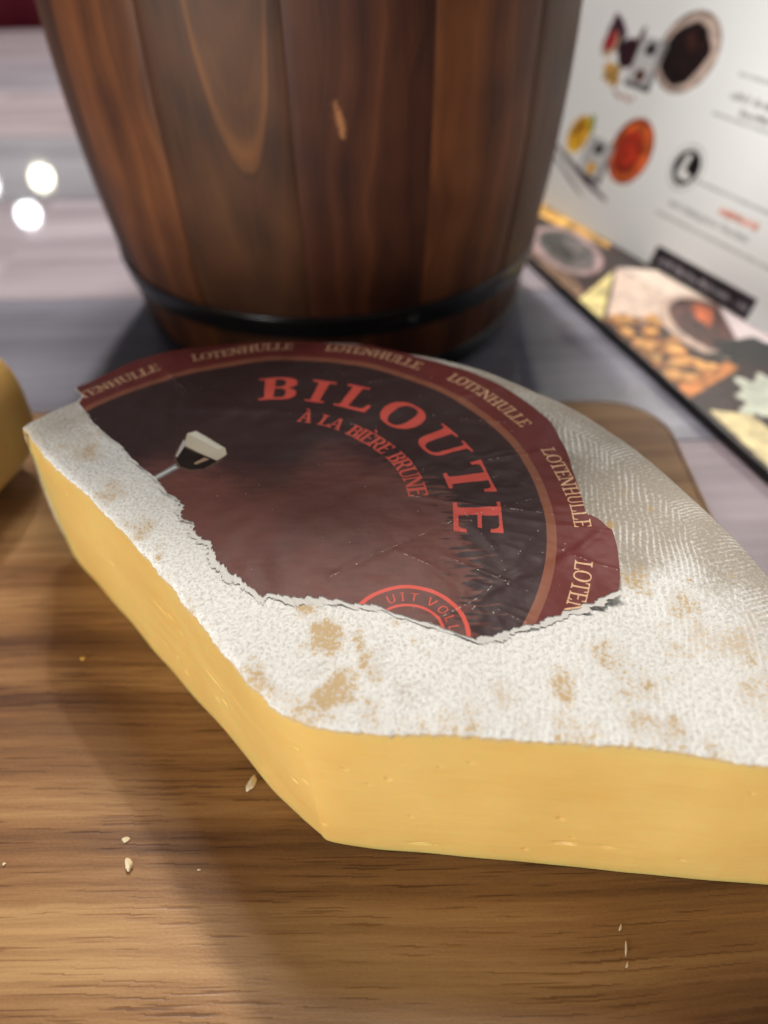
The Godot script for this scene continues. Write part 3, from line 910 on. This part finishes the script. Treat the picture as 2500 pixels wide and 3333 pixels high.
func rind_material() -> StandardMaterial3D:
	var w := 1728
	var h := 1440
	# 0.208 mm per pixel
	var gran := noise_img(w, h, w, h, 0.11, 21, 2)
	var gran2 := noise_img(w, h, w, h, 0.22, 22, 2)
	var soft := noise_img(w, h, w / 4, h / 4, 0.035, 23, 3)
	var big := noise_img(w, h, w / 8, h / 8, 0.022, 24, 3)
	var warp := noise_img(w, h, w / 4, h / 4, 0.03, 25, 2)
	var col := PackedByteArray()
	col.resize(w * h * 3)
	var hm := PackedByteArray()
	hm.resize(w * h)
	# ochre patches where the mould is rubbed off: [x cm, z cm, radius cm, strength]
	var spots := [[6.15, -12.06, 0.62, 0.85], [4.62, -11.73, 0.5, 0.8], [3.05, -11.28, 0.3, 0.5], [7.53, -12.62, 0.5, 0.45], [-1.75, -13.2, 0.40, 1.15], [-1.6, -13.6, 0.22, 0.9], [-0.83, -13.3, 0.20, 1.1], [-0.72, -12.9, 0.18, 1.0], [-0.6, -12.4, 0.22, 1.0], [-0.35, -12.0, 0.2, 0.8], [-1.5, -11.6, 0.46, 1.2], [-1.9, -11.3, 0.25, 0.9], [-9.5, -19.7, 0.5, 0.6], [-7.8, -18.1, 0.45, 0.75], [-6.1, -18.4, 0.4, 0.45], [-2.3, -14.5, 0.3, 1.1], [7.3, -15.4, 0.35, 0.8], [8.4, -14.3, 0.3, 0.6], [8.8, -14.2, 0.2, 0.55], [9.4, -12.6, 0.9, 0.35], [6.3, -10.4, 0.35, 0.55], [4.6, -10.3, 0.4, 0.6], [1.86, -10.42, 0.5, 0.75], [0.6, -10.45, 0.45, 0.8], [-0.6, -10.6, 0.4, 0.8], [6.9, -9.7, 0.4, 0.7], [9.4, -11.2, 0.9, 0.4], [-11.0, -22.3, 0.7, 0.5], [-2.5, -11.2, 0.35, 0.8], [9.2, -19.6, 0.25, 0.6], [7.8, -19.0, 0.2, 0.5]]
	for q in 60:
		spots.append([rng.randf_range(-11.0, 12.0), rng.randf_range(-21.0, -9.5), rng.randf_range(0.04, 0.16), rng.randf_range(0.4, 0.9)])
	# rubbed crust along the cut edge
	for q in 46:
		var e := crom(top_pts, 0.06 + 0.9 * q / 46.0) * 100.0
		if rng.randf() < 0.72:
			spots.append([e.x + rng.randf_range(-0.2, 0.3), e.y - rng.randf_range(0.0, 0.28), rng.randf_range(0.12, 0.34), rng.randf_range(0.45, 0.85)])
	var spot_map := PackedFloat32Array()
	var sw := w / 4
	var sh := h / 4
	spot_map.resize(sw * sh)
	for s in spots:
		var cx: float = (s[0] / 100.0 + 0.20) / 0.36 * sw
		var cy: float = (s[1] / 100.0 + 0.36) / 0.30 * sh
		var r: float = s[2] / 36.0 * sw
		for y in range(maxi(0, int(cy - 2 * r)), mini(sh, int(cy + 2 * r) + 1)):
			for x in range(maxi(0, int(cx - 2 * r)), mini(sw, int(cx + 2 * r) + 1)):
				var wx := 0.55 * noise_a.get_noise_2d(x * 0.06, y * 0.06) + 0.35 * noise_a.get_noise_2d(x * 0.2, y * 0.2)
				var wy := 0.55 * noise_a.get_noise_2d(x * 0.06 + 77.0, y * 0.06) + 0.35 * noise_a.get_noise_2d(x * 0.2 + 50.0, y * 0.2)
				var d := Vector2((x - cx) / r + wx * 1.4, (y - cy) / r * 0.75 + wy * 1.4).length()
				spot_map[y * sw + x] = maxf(spot_map[y * sw + x], float(s[3]) * clampf(1.6 - d, 0.0, 1.0))
	var rim := resample(rim_pts, 90)
	# distance from the rim on a coarse grid
	var rim_map := PackedFloat32Array()
	var rw := w / 12
	var rh := h / 12
	rim_map.resize(rw * rh)
	for y in rh:
		for x in rw:
			var p := Vector2(x / float(rw) * 0.36 - 0.20, y / float(rh) * 0.30 - 0.36)
			var best := 1.0
			for q in rim:
				best = minf(best, p.distance_squared_to(q))
			rim_map[y * rw + x] = sqrt(best)
	var pitch := TAU / 0.0019
	for y in h:
		var z := y / float(h) * 0.30 - 0.36
		for x in w:
			var i := y * w + x
			var px := x / float(w) * 0.36 - 0.20
			var d: float = rim_map[mini(y / 12, rh - 1) * rw + mini(x / 12, rw - 1)]
			var b := big[i] / 255.0
			var g := gran[i] / 255.0
			var g2 := gran2[i] / 255.0
			var sf := soft[i] / 255.0
			var wv := (warp[i] / 255.0 - 0.5) * 0.006
			# cloth ribs pressed into the rind; they turn at the shoulder
			var rib: float
			if d < 0.021 + wv:
				rib = sin((px * 0.35 + z * 0.94 + wv * 0.3) * pitch * 1.25)
			else:
				rib = sin((px + z * 0.16 + wv * 0.45) * pitch)
			# how much the white mould has grown over the ribs (more away from the rim)
			var grown := clampf(maxf((z + 0.165) / 0.03, (0.055 - px) / 0.05) + (b - 0.5) * 1.5 + (sf - 0.5) * 1.0, 0.0, 1.0)
			grown *= clampf((d - 0.012) / 0.02, 0.25, 1.0)
			rib = rib * 0.5 + 0.5
			var ribs := rib * rib * rib * (1.0 - grown * (0.85 if px < 0.03 else 0.55)) * clampf(0.2 + 2.2 * (sf - 0.35) + 1.1 * (g - 0.4), 0.05, 1.3)
			var white := grown * 0.80 + ribs * 0.62 + (g - 0.5) * (0.40 + 0.30 * grown) + (g2 - 0.5) * (0.35 + 0.2 * grown)
			white = clampf(white, 0.0, 1.0)
			var c := Vector3(0.39, 0.345, 0.285).lerp(Vector3(0.79, 0.795, 0.775), white)
			var sp: float = spot_map[mini(y / 4, sh - 1) * sw + mini(x / 4, sw - 1)]
			var pit := 0.0
			if sp > 0.0:
				var k := clampf((sp + (g - 0.5) * 1.7 + (sf - 0.5) * 1.9 + (g2 - 0.5) * 1.0 - 0.62) * 1.9, 0.0, 1.0) * minf(1.0, sp + 0.35)
				c = c.lerp(Vector3(0.50, 0.335, 0.14), k * 0.85)
				pit = k
			if g2 < 0.16 and sf > 0.45:
				c = c.lerp(Vector3(0.34, 0.31, 0.28), 0.5)
			col[i * 3] = int(pow(c.x, 0.4545) * 255)
			col[i * 3 + 1] = int(pow(c.y, 0.4545) * 255)
			col[i * 3 + 2] = int(pow(c.z, 0.4545) * 255)
			hm[i] = clampi(int(70 + 70 * ribs + (g - 0.5) * (60 + 70 * grown) + (g2 - 0.5) * 50 + grown * 25 - pit * 25), 0, 255)
	var m := StandardMaterial3D.new()
	m.albedo_texture = tex_rgb(w, h, col)
	m.roughness = 0.9
	m.metallic_specular = 0.3
	m.heightmap_enabled = true
	m.heightmap_texture = tex_l(w, h, hm)
	m.heightmap_scale = 0.036
	m.texture_repeat = false
	return m

func paste_material() -> StandardMaterial3D:
	var w := 512
	var h := 512
	var a := noise_img(w, h, 64, 64, 0.04, 31, 3)
	var b := noise_img(w, h, w, h, 0.05, 32, 3)
	var k := noise_img(w, h, 24, h, 0.12, 33, 2)
	var d := PackedByteArray()
	d.resize(w * h * 3)
	for i in w * h:
		var t := clampf(0.5 + (a[i] - 128) / 255.0 * 0.8 + (b[i] - 128) / 255.0 * 0.15 + (k[i] - 128) / 255.0 * 0.25, 0, 1)
		var c := Vector3(0.66, 0.415, 0.120).lerp(Vector3(0.71, 0.495, 0.165), t)
		d[i * 3] = int(pow(c.x, 0.4545) * 255)
		d[i * 3 + 1] = int(pow(c.y, 0.4545) * 255)
		d[i * 3 + 2] = int(pow(c.z, 0.4545) * 255)
	var m := StandardMaterial3D.new()
	m.albedo_texture = tex_rgb(w, h, d)
	m.vertex_color_use_as_albedo = true
	m.roughness = 0.34
	m.metallic_specular = 0.5
	m.subsurf_scatter_enabled = true
	m.subsurf_scatter_strength = 0.6
	return m

func build_paste(o: Node3D) -> void:
	var ns := 520
	var nv := 110
	var rim := resample(rim_pts, ns)
	var top := PackedVector2Array()
	var low := PackedVector2Array()
	# same parameter on both edges so that the corner stays a straight ridge
	top = resample(top_pts, ns)
	var acc := PackedFloat32Array()
	for i in ns:
		# find the parameter of top[i] on the control curve
		acc.append(i / float(ns - 1))
	low = resample(low_pts, ns)
	var pos := PackedVector3Array()
	var uv := PackedVector2Array()
	var col := PackedColorArray()
	# slits in the front face: [x, y, half length, half height]
	var slits := [[0.0085, 0.0095, 0.0045, 0.0008], [0.052, 0.0185, 0.0042, 0.0010], [0.064, 0.0195, 0.0032, 0.0007], [-0.075, 0.052, 0.004, 0.0008], [-0.055, 0.045, 0.004, 0.0007]]
	for q in 26:
		slits.append([rng.randf_range(-0.12, 0.12), rng.randf_range(0.008, 0.066), rng.randf_range(0.0005, 0.0013), rng.randf_range(0.0005, 0.0009)])
	for i in ns:
		var n := cut_normal(top, i)
		for j in nv:
			var f := j / float(nv - 1)
			var p := low[i].lerp(top[i], f)
			var d := p.distance_to(rim[i])
			var yt := rind_top(top[i].x, top[i].y, top[i].distance_to(rim[i])) - 0.0008
			var y := lerpf(0.0004, yt, f)
			var s := i / float(ns - 1)
			var e := 0.00035 * noise_b.get_noise_2d(s * 9.0, y * 20.0) + 0.00005 * noise_b.get_noise_2d(s * 14.0 + 5.0, y * 180.0) + 0.00003 * noise_a.get_noise_2d(s * 90.0, y * 300.0)
			if s < 0.5:
				# drag marks of the knife along the left face
				e += 0.00014 * noise_b.get_noise_2d(s * 10.0 - y * 20.0, y * 70.0) + 0.00003 * noise_b.get_noise_2d(s * 20.0 - y * 90.0, y * 260.0)
			# paste shrinks back a little under the rind and near the board
			e -= 0.0016 * exp(-(yt - y) / 0.0030)
			e -= 0.0010 * exp(-y / 0.0012)
			# the wheel's rounded end
			var bulge := 0.007 * sin(PI * clampf(f, 0, 1)) * clampf(1.0 - d / 0.02, 0.0, 1.0)
			var rd := (rim[i] - top[i])
			rd = Vector2(-0.6, -0.8)
			var c := Color(1, 1, 1)
			for q in slits:
				var dx: float = (p.x - q[0]) / q[2]
				var dy: float = (y - q[1]) / q[3]
				var rr := dx * dx + dy * dy
				if rr < 1.0:
					e -= minf(0.0018, 1.4 * float(q[3])) * (1.0 - rr)
			p += n * e
			if s < 0.25:
				p += rd * bulge
			pos.append(Vector3(p.x, y, p.y))
			uv.append(Vector2(s * 2.2, y * 8.0))
			col.append(c)
	var idx := grid_index(ns, nv, false, false)
	# close the body: top under the rind, rim side and bottom
	var nt := 14
	for part in 2:
		var base := pos.size()
		for i in ns:
			for j in nt:
				var t := j / float(nt - 1)
				var a := pos[i * nv + (nv - 1 if part == 0 else 0)]
				var r := rim[i] + (top[i] - rim[i]).normalized() * 0.0012 if top[i].distance_to(rim[i]) > 0.001 else rim[i]
				var q := Vector2(a.x, a.z).lerp(r, t)
				var dd := q.distance_to(rim[i])
				var y := (rind_top(q.x, q.y, dd) - 0.0012) if part == 0 else 0.0004
				if j == 0:
					y = a.y
				pos.append(Vector3(q.x, y, q.y))
				uv.append(q * 6.0)
				col.append(Color(1, 1, 1))
		idx.append_array(grid_index(ns, nt, false, part == 1, base))
		if part == 1:
			var t0 := base - ns * nt + nt - 1
			var b0 := base + nt - 1
			for i in ns - 1:
				var a := t0 + i * nt; var b := t0 + (i + 1) * nt
				var c := b0 + i * nt; var d := b0 + (i + 1) * nt
				idx.append_array(PackedInt32Array([a, b, c, b, d, c]))
	put("paste", smooth_mesh(pos, uv, idx, col), paste_material(), o)

# ---------------------------------------------------------------- label
const EDGE := [[-18.9, 11.4], [-14.0, 11.35], [-7.3, 11.2], [-4.5, 10.85], [-2.5, 10.5], [2.0, 10.55], [9.2, 10.71], [24.2, 11.27], [36.8, 11.29], [50.4, 11.02], [60.0, 10.9], [70.2, 10.87], [91.4, 10.76], [111.6, 11.2], [121.4, 11.36], [130.0, 11.2], [136.4, 11.1], [136.9, 10.4], [139.5, 9.9], [140.3, 9.3], [141.6, 8.66], [144.6, 6.51], [152.3, 4.16], [156.8, 3.65], [164.6, 2.7], [191.2, 2.07], [230.4, 1.89], [259.0, 2.59], [277.1, 3.42], [292.8, 3.9], [301.1, 4.23], [313.4, 5.32], [315.5, 6.22], [319.0, 7.32], [320.3, 8.1], [323.0, 8.56], [331.2, 9.62], [336.3, 10.44], [341.1, 11.4]]

func label_edge(deg: float) -> float:
	var a := fposmod(deg + 18.9, 360.0) - 18.9
	for k in EDGE.size() - 1:
		if a <= EDGE[k + 1][0]:
			var t: float = (a - EDGE[k][0]) / (EDGE[k + 1][0] - EDGE[k][0])
			return lerpf(EDGE[k][1], EDGE[k + 1][1], t)
	return 11.4

func is_torn(deg: float) -> bool:
	return fposmod(deg + 18.9, 360.0) - 18.9 > 136.2

var crease_list := [
	# x0, z0, x1, z1 (cm from the label's centre), height mm, width cm
	[-5.6, -6.1, 1.6, -5.4, 0.45, 0.16], [-4.2, -3.6, 3.0, -3.1, 0.14, 0.2], [2.4, 2.9, 6.3, 0.55, -0.40, 0.10], [5.4, 0.9, 9.4, -0.6, 0.22, 0.10],
	[4.6, 5.2, 10.3, 1.5, 0.35, 0.09], [6.4, 4.4, 9.0, 1.0, 0.25, 0.12], [8.6, 3.1, 11.2, 1.0, -0.5, 0.14], [6.0, 2.2, 8.2, 3.6, 0.3, 0.1],
	[5.0, -0.6, 9.6, 0.4, 0.25, 0.08], [1.0, 2.2, 5.5, 3.2, 0.18, 0.25], [7.0, -6.2, 8.4, -6.8, 0.3, 0.15], [3.6, -7.4, 5.6, -8.0, 0.25, 0.12], [8.3, 0.6, 10.6, 1.2, 0.35, 0.15], [-1.0, -8.0, 2.0, -7.6, 0.12, 0.3], [-5.0, -9.2, -3.4, -7.0, 0.2, 0.12], [2.4, -9.9, 4.6, -9.6, 0.3, 0.12], [5.4, -8.2, 6.6, -6.6, 0.25, 0.1], [6.8, -5.0, 9.3, -4.4, 0.2, 0.12], [7.4, -2.4, 10.2, -2.9, 0.25, 0.1], [6.6, 0.0, 7.6, 2.4, 0.3, 0.1], [4.2, 1.8, 6.0, 2.9, 0.2, 0.12], [9.4, 2.0, 10.9, 3.0, 0.3, 0.1], [7.2, 4.2, 8.6, 5.2, 0.25, 0.12], [-0.5, 0.6, 3.0, 1.8, 0.12, 0.2], [-1.4, 2.4, 1.8, 2.0, 0.12, 0.2], [0.3, -2.0, 3.4, -1.2, 0.1, 0.2]]

func label_y(x: float, z: float, rim: PackedVector2Array) -> float:
	# x, z world metres
	var p := Vector2(x, z)
	var y := CHEESE_H + undulate(x, z) + 0.0008
	var lx := (x - LABEL_C.x) * 100.0
	var lz := (z - LABEL_C.y) * 100.0
	var rr := sqrt(lx * lx + lz * lz)
	# the paper droops only a little where it stands out over the shoulder
	if rr > 8.5:
		var best := 1.0
		for k in rim.size():
			best = minf(best, p.distance_squared_to(rim[k]))
		var d := sqrt(best)
		if d < RHO and lz > -5.0 and lx > 0.0:
			y += (sqrt(maxf(0.0, RHO * RHO - (RHO - d) * (RHO - d))) - RHO) * 0.9
	# creases
	var q := Vector2(lx, lz)
	for c in crease_list:
		var a := Vector2(c[0], c[1])
		var b := Vector2(c[2], c[3])
		var ab := b - a
		var t := clampf((q - a).dot(ab) / ab.length_squared(), 0.0, 1.0)
		var dd: float = q.distance_to(a + ab * t) / c[5]
		if dd < 3.0:
			y += 0.001 * c[4] * exp(-dd * dd) * (0.35 + 0.65 * sin(PI * clampf(t, 0.05, 0.95)))
	# general waviness of the paper, stronger at the right where it is crumpled
	y += 0.00018 * noise_b.get_noise_2d(lx * 0.9, lz * 0.9)
	if lx > 4.0 and lz > -3.0:
		var crumple := 1.0 - absf(noise_b.get_noise_2d(lx * 0.55 + 3.0, lz * 0.55)) * 2.2
		y += clampf((lx - 4.0) / 3.0, 0.0, 1.0) * (0.0002 * noise_a.get_noise_2d(lx * 1.3, lz * 1.3) + 0.00018 * maxf(0.0, crumple) * maxf(0.0, crumple))
	# lifted flap at the right end
	if lx > 9.4 and lz > -0.8:
		y += 0.0028 * pow(clampf((lx - 9.4) / 1.8, 0.0, 1.0), 1.5) * clampf((lz + 0.8) / 1.2, 0.0, 1.0)
	return y

func build_label(o: Node3D) -> void:
	var rim := resample(rim_pts, 120)
	var na := 1500
	var nr := 64
	var pos := PackedVector3Array()
	var uv := PackedVector2Array()
	var under := PackedVector3Array()
	var under_uv := PackedVector2Array()
	var nu := 7
	for i in na:
		var deg := -18.9 + 360.0 * i / na
		var a := deg_to_rad(deg)
		var r1 := label_edge(deg)
		var w := 0.0
		if is_torn(deg):
			var ex := r1 * cos(a)
			var ez := r1 * sin(a)
			var fr := noise_a.get_noise_2d(ex * 5.0, ez * 5.0) * 0.13 + noise_b.get_noise_2d(ex * 1.6, ez * 1.6) * 0.13
			r1 = maxf(0.3, r1 + fr)
			var left := deg < 235.0
			w = (0.11 if left else 0.22) + 0.16 * absf(noise_a.get_noise_2d(ex * 7.0 + 90.0, ez * 7.0)) + 0.12 * noise_b.get_noise_2d(ex * 1.3 + 20.0, ez * 1.3)
		else:
			r1 += 0.02 * noise_b.get_noise_1d(i * 0.03)
			if deg > 70.0 and deg < 83.0:
				r1 -= 0.10 * sin(PI * (deg - 70.0) / 13.0)
				w = 0.12 * sin(PI * (deg - 70.0) / 13.0)
		w = maxf(w, -0.02)
		for j in nr:
			var t := pow(j / float(nr - 1), 0.75)
			var r := r1 * t
			var x := LABEL_C.x + r * cos(a) / 100.0
			var z := LABEL_C.y - r * sin(a) / 100.0
			pos.append(Vector3(x, label_y(x, z, rim), z))
			uv.append(Vector2((r * cos(a) + 12.0) / 24.0, (-r * sin(a) + 12.0) / 24.0))
		for j in nu:
			var r := lerpf(r1 - 0.5, r1 + w, j / float(nu - 1))
			if r < 0.05:
				r = 0.05
			var x := LABEL_C.x + r * cos(a) / 100.0
			var z := LABEL_C.y - r * sin(a) / 100.0
			var dn := 0.00022 + 0.0002 * maxf(0.0, (r - r1) / 0.2)
			under.append(Vector3(x, label_y(x, z, rim) - dn, z))
			under_uv.append(Vector2(r * cos(a), r * sin(a)))
	var lab := put("label", smooth_mesh(pos, uv, grid_index(na, nr, true, true)), label_material(), o)
	lab.set_meta("label", "torn dark red paper label reading BILOUTE")
	var pm := mat(Color(0.62, 0.60, 0.57), 0.95, 0.2)
	var te := put("torn_edge", smooth_mesh(under, under_uv, grid_index(na, nu, true, true)), pm, lab)
	te.set_meta("label", "pale fibrous torn edge of the paper")

func label_material() -> StandardMaterial3D:
	# base tones at low resolution, print drawn sharp on top; 24 cm across
	var w := 512
	var brush := noise_img(w, w, w / 5, w, 0.20, 51, 3)
	var cloud := noise_img(w, w, w / 4, w / 4, 0.03, 52, 4)
	var grain := noise_img(w, w, w, w, 0.25, 53, 2)
	var d := PackedByteArray()
	d.resize(w * w * 3)
	for y in w:
		var lz := y / float(w) * 24.0 - 12.0
		for x in w:
			var i := y * w + x
			var lx := x / float(w) * 24.0 - 12.0
			var r := sqrt(lx * lx + lz * lz)
			var bn := brush[i] / 255.0 - 0.5
			var cn := cloud[i] / 255.0 - 0.5
			var c := Vector3(0.036, 0.0165, 0.018)
			# brown painted ground in the middle, its right side laid down in dry brush strokes
			var inside := clampf((6.5 + bn * 2.2 - (lx * 0.96 + maxf(0.0, -lz) * 0.75)) * 3.0, 0.0, 1.0)
			var low := clampf((lz + 3.2 + cn * 2.4 + bn * 0.6) / 1.8, 0.0, 1.0)
			var brown := Vector3(0.120, 0.043, 0.033).lerp(Vector3(0.165, 0.056, 0.046), clampf(0.5 + cn * 2.0, 0, 1))
			c = c.lerp(brown, inside * low * (0.85 + bn * 0.3))
			var gg := 1.0 + (grain[i] / 255.0 - 0.5) * 0.16
			c *= gg
			d[i * 3] = clampi(int(pow(c.x, 0.4545) * 255), 0, 255)
			d[i * 3 + 1] = clampi(int(pow(c.y, 0.4545) * 255), 0, 255)
			d[i * 3 + 2] = clampi(int(pow(c.z, 0.4545) * 255), 0, 255)
	var im := Image.create_from_data(w, w, false, Image.FORMAT_RGB8, d)
	var W := 2048
	im.resize(W, W, Image.INTERPOLATE_CUBIC)
	var s := W / 24.0
	var c0 := Vector2(W / 2.0, W / 2.0)
	ring_fill(im, c0, 9.22 * s, 13.0 * s, 0, TAU, lin(0.135, 0.026, 0.024), 360)
	ring_fill(im, c0, 9.22 * s, 9.52 * s, 0, TAU, lin(0.235, 0.085, 0.05), 360)
	var serif := font_of(SERIF, 700)
	var serif_r := font_of(SERIF, 400)
	text_arc(im, "BILOUTE", serif, c0, 6.35 * s, 95.5, -9.5, 1.55 * s, lin(0.58, 0.085, 0.066), 1.16)
	text_arc(im, "À LA BIÈRE BRUNE", serif, c0, 4.95 * s, 79.0, 8.0, 0.66 * s, lin(0.54, 0.09, 0.066), 0.84)
	for k in 9:
		var a := 142.5 - 31.3 * k
		text_arc(im, "LOTENHULLE", serif_r, c0, 10.08 * s, a, a - 23.5, 0.52 * s, lin(0.66, 0.43, 0.25), 0.95)
	# red stamp: two rings and lettering between them
	var sc := c0 + Vector2(4.65, 5.05) * s
	var red := lin(0.62, 0.085, 0.06)
	ring_fill(im, sc, 1.63 * s, 1.76 * s, 0, TAU, red, 120)
	ring_fill(im, sc, 0.98 * s, 1.07 * s, 0, TAU, red, 120)
	text_arc(im, "UIT VOLLE MELK", font_of(SANS, 400), sc, 1.18 * s, 112.0, -95.0, 0.30 * s, red, 1.0)
	# tilted beer glass
	fill_poly(im, pts_px([[-2.98, -4.29], [-2.67, -4.42], [-1.49, -3.43], [-1.38, -3.12], [-1.62, -2.6], [-2.07, -2.25], [-2.55, -2.22], [-2.93, -2.40], [-3.2, -2.75], [-3.22, -3.3]], c0, s), lin(0.10, 0.055, 0.04))
	fill_poly(im, pts_px([[-3.02, -3.5], [-1.66, -2.72], [-2.07, -2.33], [-2.55, -2.3], [-2.9, -2.46], [-3.12, -2.8]], c0, s), lin(0.012, 0.006, 0.005))
	fill_poly(im, pts_px([[-2.98, -4.29], [-2.67, -4.42], [-1.49, -3.43], [-1.4, -3.08], [-1.69, -2.74], [-2.97, -3.58]], c0, s), lin(0.50, 0.46, 0.36))
	fill_poly(im, pts_px([[-2.95, -4.27], [-2.68, -4.38], [-1.55, -3.43], [-1.75, -3.36]], c0, s), lin(0.62, 0.60, 0.52))
	fill_poly(im, pts_px([[-2.15, -2.92], [-1.95, -2.80], [-2.4, -2.55], [-2.48, -2.62]], c0, s), lin(0.33, 0.22, 0.15))
	fill_poly(im, pts_px([[-3.05, -3.9], [-2.9, -3.75], [-3.1, -2.95], [-3.18, -3.0]], c0, s), lin(0.42, 0.40, 0.38))
	fill_poly(im, pts_px([[-3.12, -2.62], [-2.92, -2.38], [-3.62, -1.72], [-3.9, -1.75], [-3.75, -1.98]], c0, s), lin(0.20, 0.20, 0.20))
	fill_poly(im, pts_px([[-3.10, -2.50], [-3.02, -2.42], [-3.62, -1.86], [-3.72, -1.92]], c0, s), lin(0.55, 0.56, 0.56))
	# specks and scuffs where the print has rubbed off
	for k in 150:
		var a := rng.randf() * TAU
		var r := sqrt(rng.randf()) * 11.0
		var p := c0 + Vector2(cos(a), sin(a)) * r * s
		var rr := rng.randf_range(0.6, 1.7)
		fill_poly(im, ellipse(p, rr * rng.randf_range(0.8, 2.5), rr, a * 3.0, 8), lin(0.40, 0.34, 0.32))
	for c in crease_list:
		# broken white print along the sharper folds
		if c[5] > 0.125:
			continue
		var a := Vector2(c[0], c[1])
		var b := Vector2(c[2], c[3])
		var t := 0.0
		while t < 1.0:
			var l := rng.randf_range(0.002, 0.012)
			if noise_a.get_noise_1d(t * 9.0 + c[0] * 7.0) > 0.12 and rng.randf() < 0.6:
				var n := (b - a).normalized().orthogonal() * rng.randf_range(0.004, 0.016)
				var p := c0 + a.lerp(b, t) * s
				var q := c0 + a.lerp(b, minf(1.0, t + l)) * s
				fill_poly(im, PackedVector2Array([p - n * s, q - n * s, q + n * s, p + n * s]), lin(0.46, 0.40, 0.38))
			t += l
	var hm := noise_img(512, 512, 512, 512, 0.07, 61, 4)
	var m := StandardMaterial3D.new()
	m.albedo_texture = ImageTexture.create_from_image(im)
	m.roughness = 0.47
	m.metallic_specular = 0.23
	m.heightmap_enabled = true
	m.heightmap_texture = tex_l(512, 512, hm)
	m.heightmap_scale = 0.010
	m.texture_repeat = false
	return m

func lin(r: float, g: float, b: float) -> Color:
	return Color(r, g, b).linear_to_srgb()

func pts_px(a: Array, c: Vector2, s: float) -> PackedVector2Array:
	var p := PackedVector2Array()
	for q in a:
		p.append(c + Vector2(q[0], q[1]) * s)
	return p

# ---------------------------------------------------------------- second cheese, crumbs
func build_other_cheese() -> void:
	var nu := 90
	var nv := 30
	var pos := PackedVector3Array()
	var uv := PackedVector2Array()
	var col := PackedColorArray()
	for i in nu:
		var a := TAU * i / nu
		for j in nv:
			var f := j / float(nv - 1)
			var b := -PI / 2 + PI * f
			# squat rounded body, flat underneath
			var rr := signf(cos(b)) * pow(absf(cos(b)), 0.45)
			var yy := signf(sin(b)) * pow(absf(sin(b)), 0.62)
			var r := 0.088 * rr * (1.0 + 0.03 * noise_b.get_noise_2d(cos(a) * 2.0, sin(a) * 2.0))
			r *= 1.0 / pow(pow(absf(cos(a - 0.35)), 4.0) + pow(absf(sin(a - 0.35)), 4.0), 0.25) * 0.90
			pos.append(Vector3(r * cos(a), 0.0385 + 0.038 * yy, r * 0.95 * sin(a)))
			uv.append(Vector2(i / float(nu) * 2.0, f))
			col.append(Color(1, 1, 1))
	var o := thing("cheese_piece", "smooth rounded yellow cheese piece on the board beside the mouldy wedge", "cheese")
	o.position = Vector3(-0.258, 0.0004, -0.272)
	put("paste", smooth_mesh(pos, uv, grid_index(nu, nv, true, false), col), paste_material(), o)

func build_crumbs() -> void:
	var m := mat(Color(0.72, 0.62, 0.42), 0.7)
	var m2 := mat(Color(0.62, 0.36, 0.06), 0.6)
	var labels := ["long pale cheese crumb lying against the cut face of the wedge", "pale angular cheese crumb alone on the board in the wedge's shadow", "tiny orange crumb on the open board beside the second cheese", "faint flat crumb just behind the pale angular crumb", "thin white sliver highest of three on the board before the wedge", "thin white sliver in the middle of three on the board", "thin white sliver lowest of three on the board before the wedge", "tiny white crumb at the board's edge below the second cheese", "tiny pale crumb between the angular crumb and the wedge"]
	var data := [[-4.75, -13.15, 0.20, 0.42, 0.12, 70], [-8.36, -10.49, 0.17, 0.30, 0.14, 110], [-12.03, -18.6, 0.12, 0.16, 0.08, 20], [-8.67, -11.32, 0.14, 0.18, 0.03, 0], [6.81, -8.34, 0.05, 0.16, 0.03, 60], [6.84, -7.77, 0.05, 0.30, 0.03, 75], [6.77, -7.34, 0.05, 0.12, 0.03, 60], [-12.4, -10.6, 0.07, 0.08, 0.05, 0], [-6.11, -10.3, 0.04, 0.08, 0.03, 0]]
	for k in data.size():
		var q: Array = data[k]
		var nu := 14
		var nv := 9
		var pos := PackedVector3Array()
		var uv := PackedVector2Array()
		for i in nu:
			for j in nv:
				var a := TAU * i / nu
				var b := -PI / 2 + PI * j / (nv - 1)
				var f := 1.0 + 0.45 * noise_a.get_noise_3d(cos(a) * cos(b) * 1.2 + k * 5.0, sin(b) * 1.2, sin(a) * cos(b) * 1.2)
				var v := Vector3(cos(a) * cos(b) * q[2], sin(b) * q[4], sin(a) * cos(b) * q[3] * (1.0 - 0.25 * cos(a))) * f * 0.0068
				pos.append(v)
				uv.append(Vector2(i, j))
		var lo := 1.0
		for v in pos:
			lo = minf(lo, v.y)
		var o := put(numbered("cheese_crumb"), smooth_mesh(pos, uv, grid_index(nu, nv, true, false)), m2 if k == 2 else m, self)
		o.position = Vector3(q[0] / 100.0, -lo + 0.0001, q[1] / 100.0)
		o.rotation_degrees.y = q[5] - 90.0
		tag(o, labels[k], "crumb", "crumbs on the cutting board")
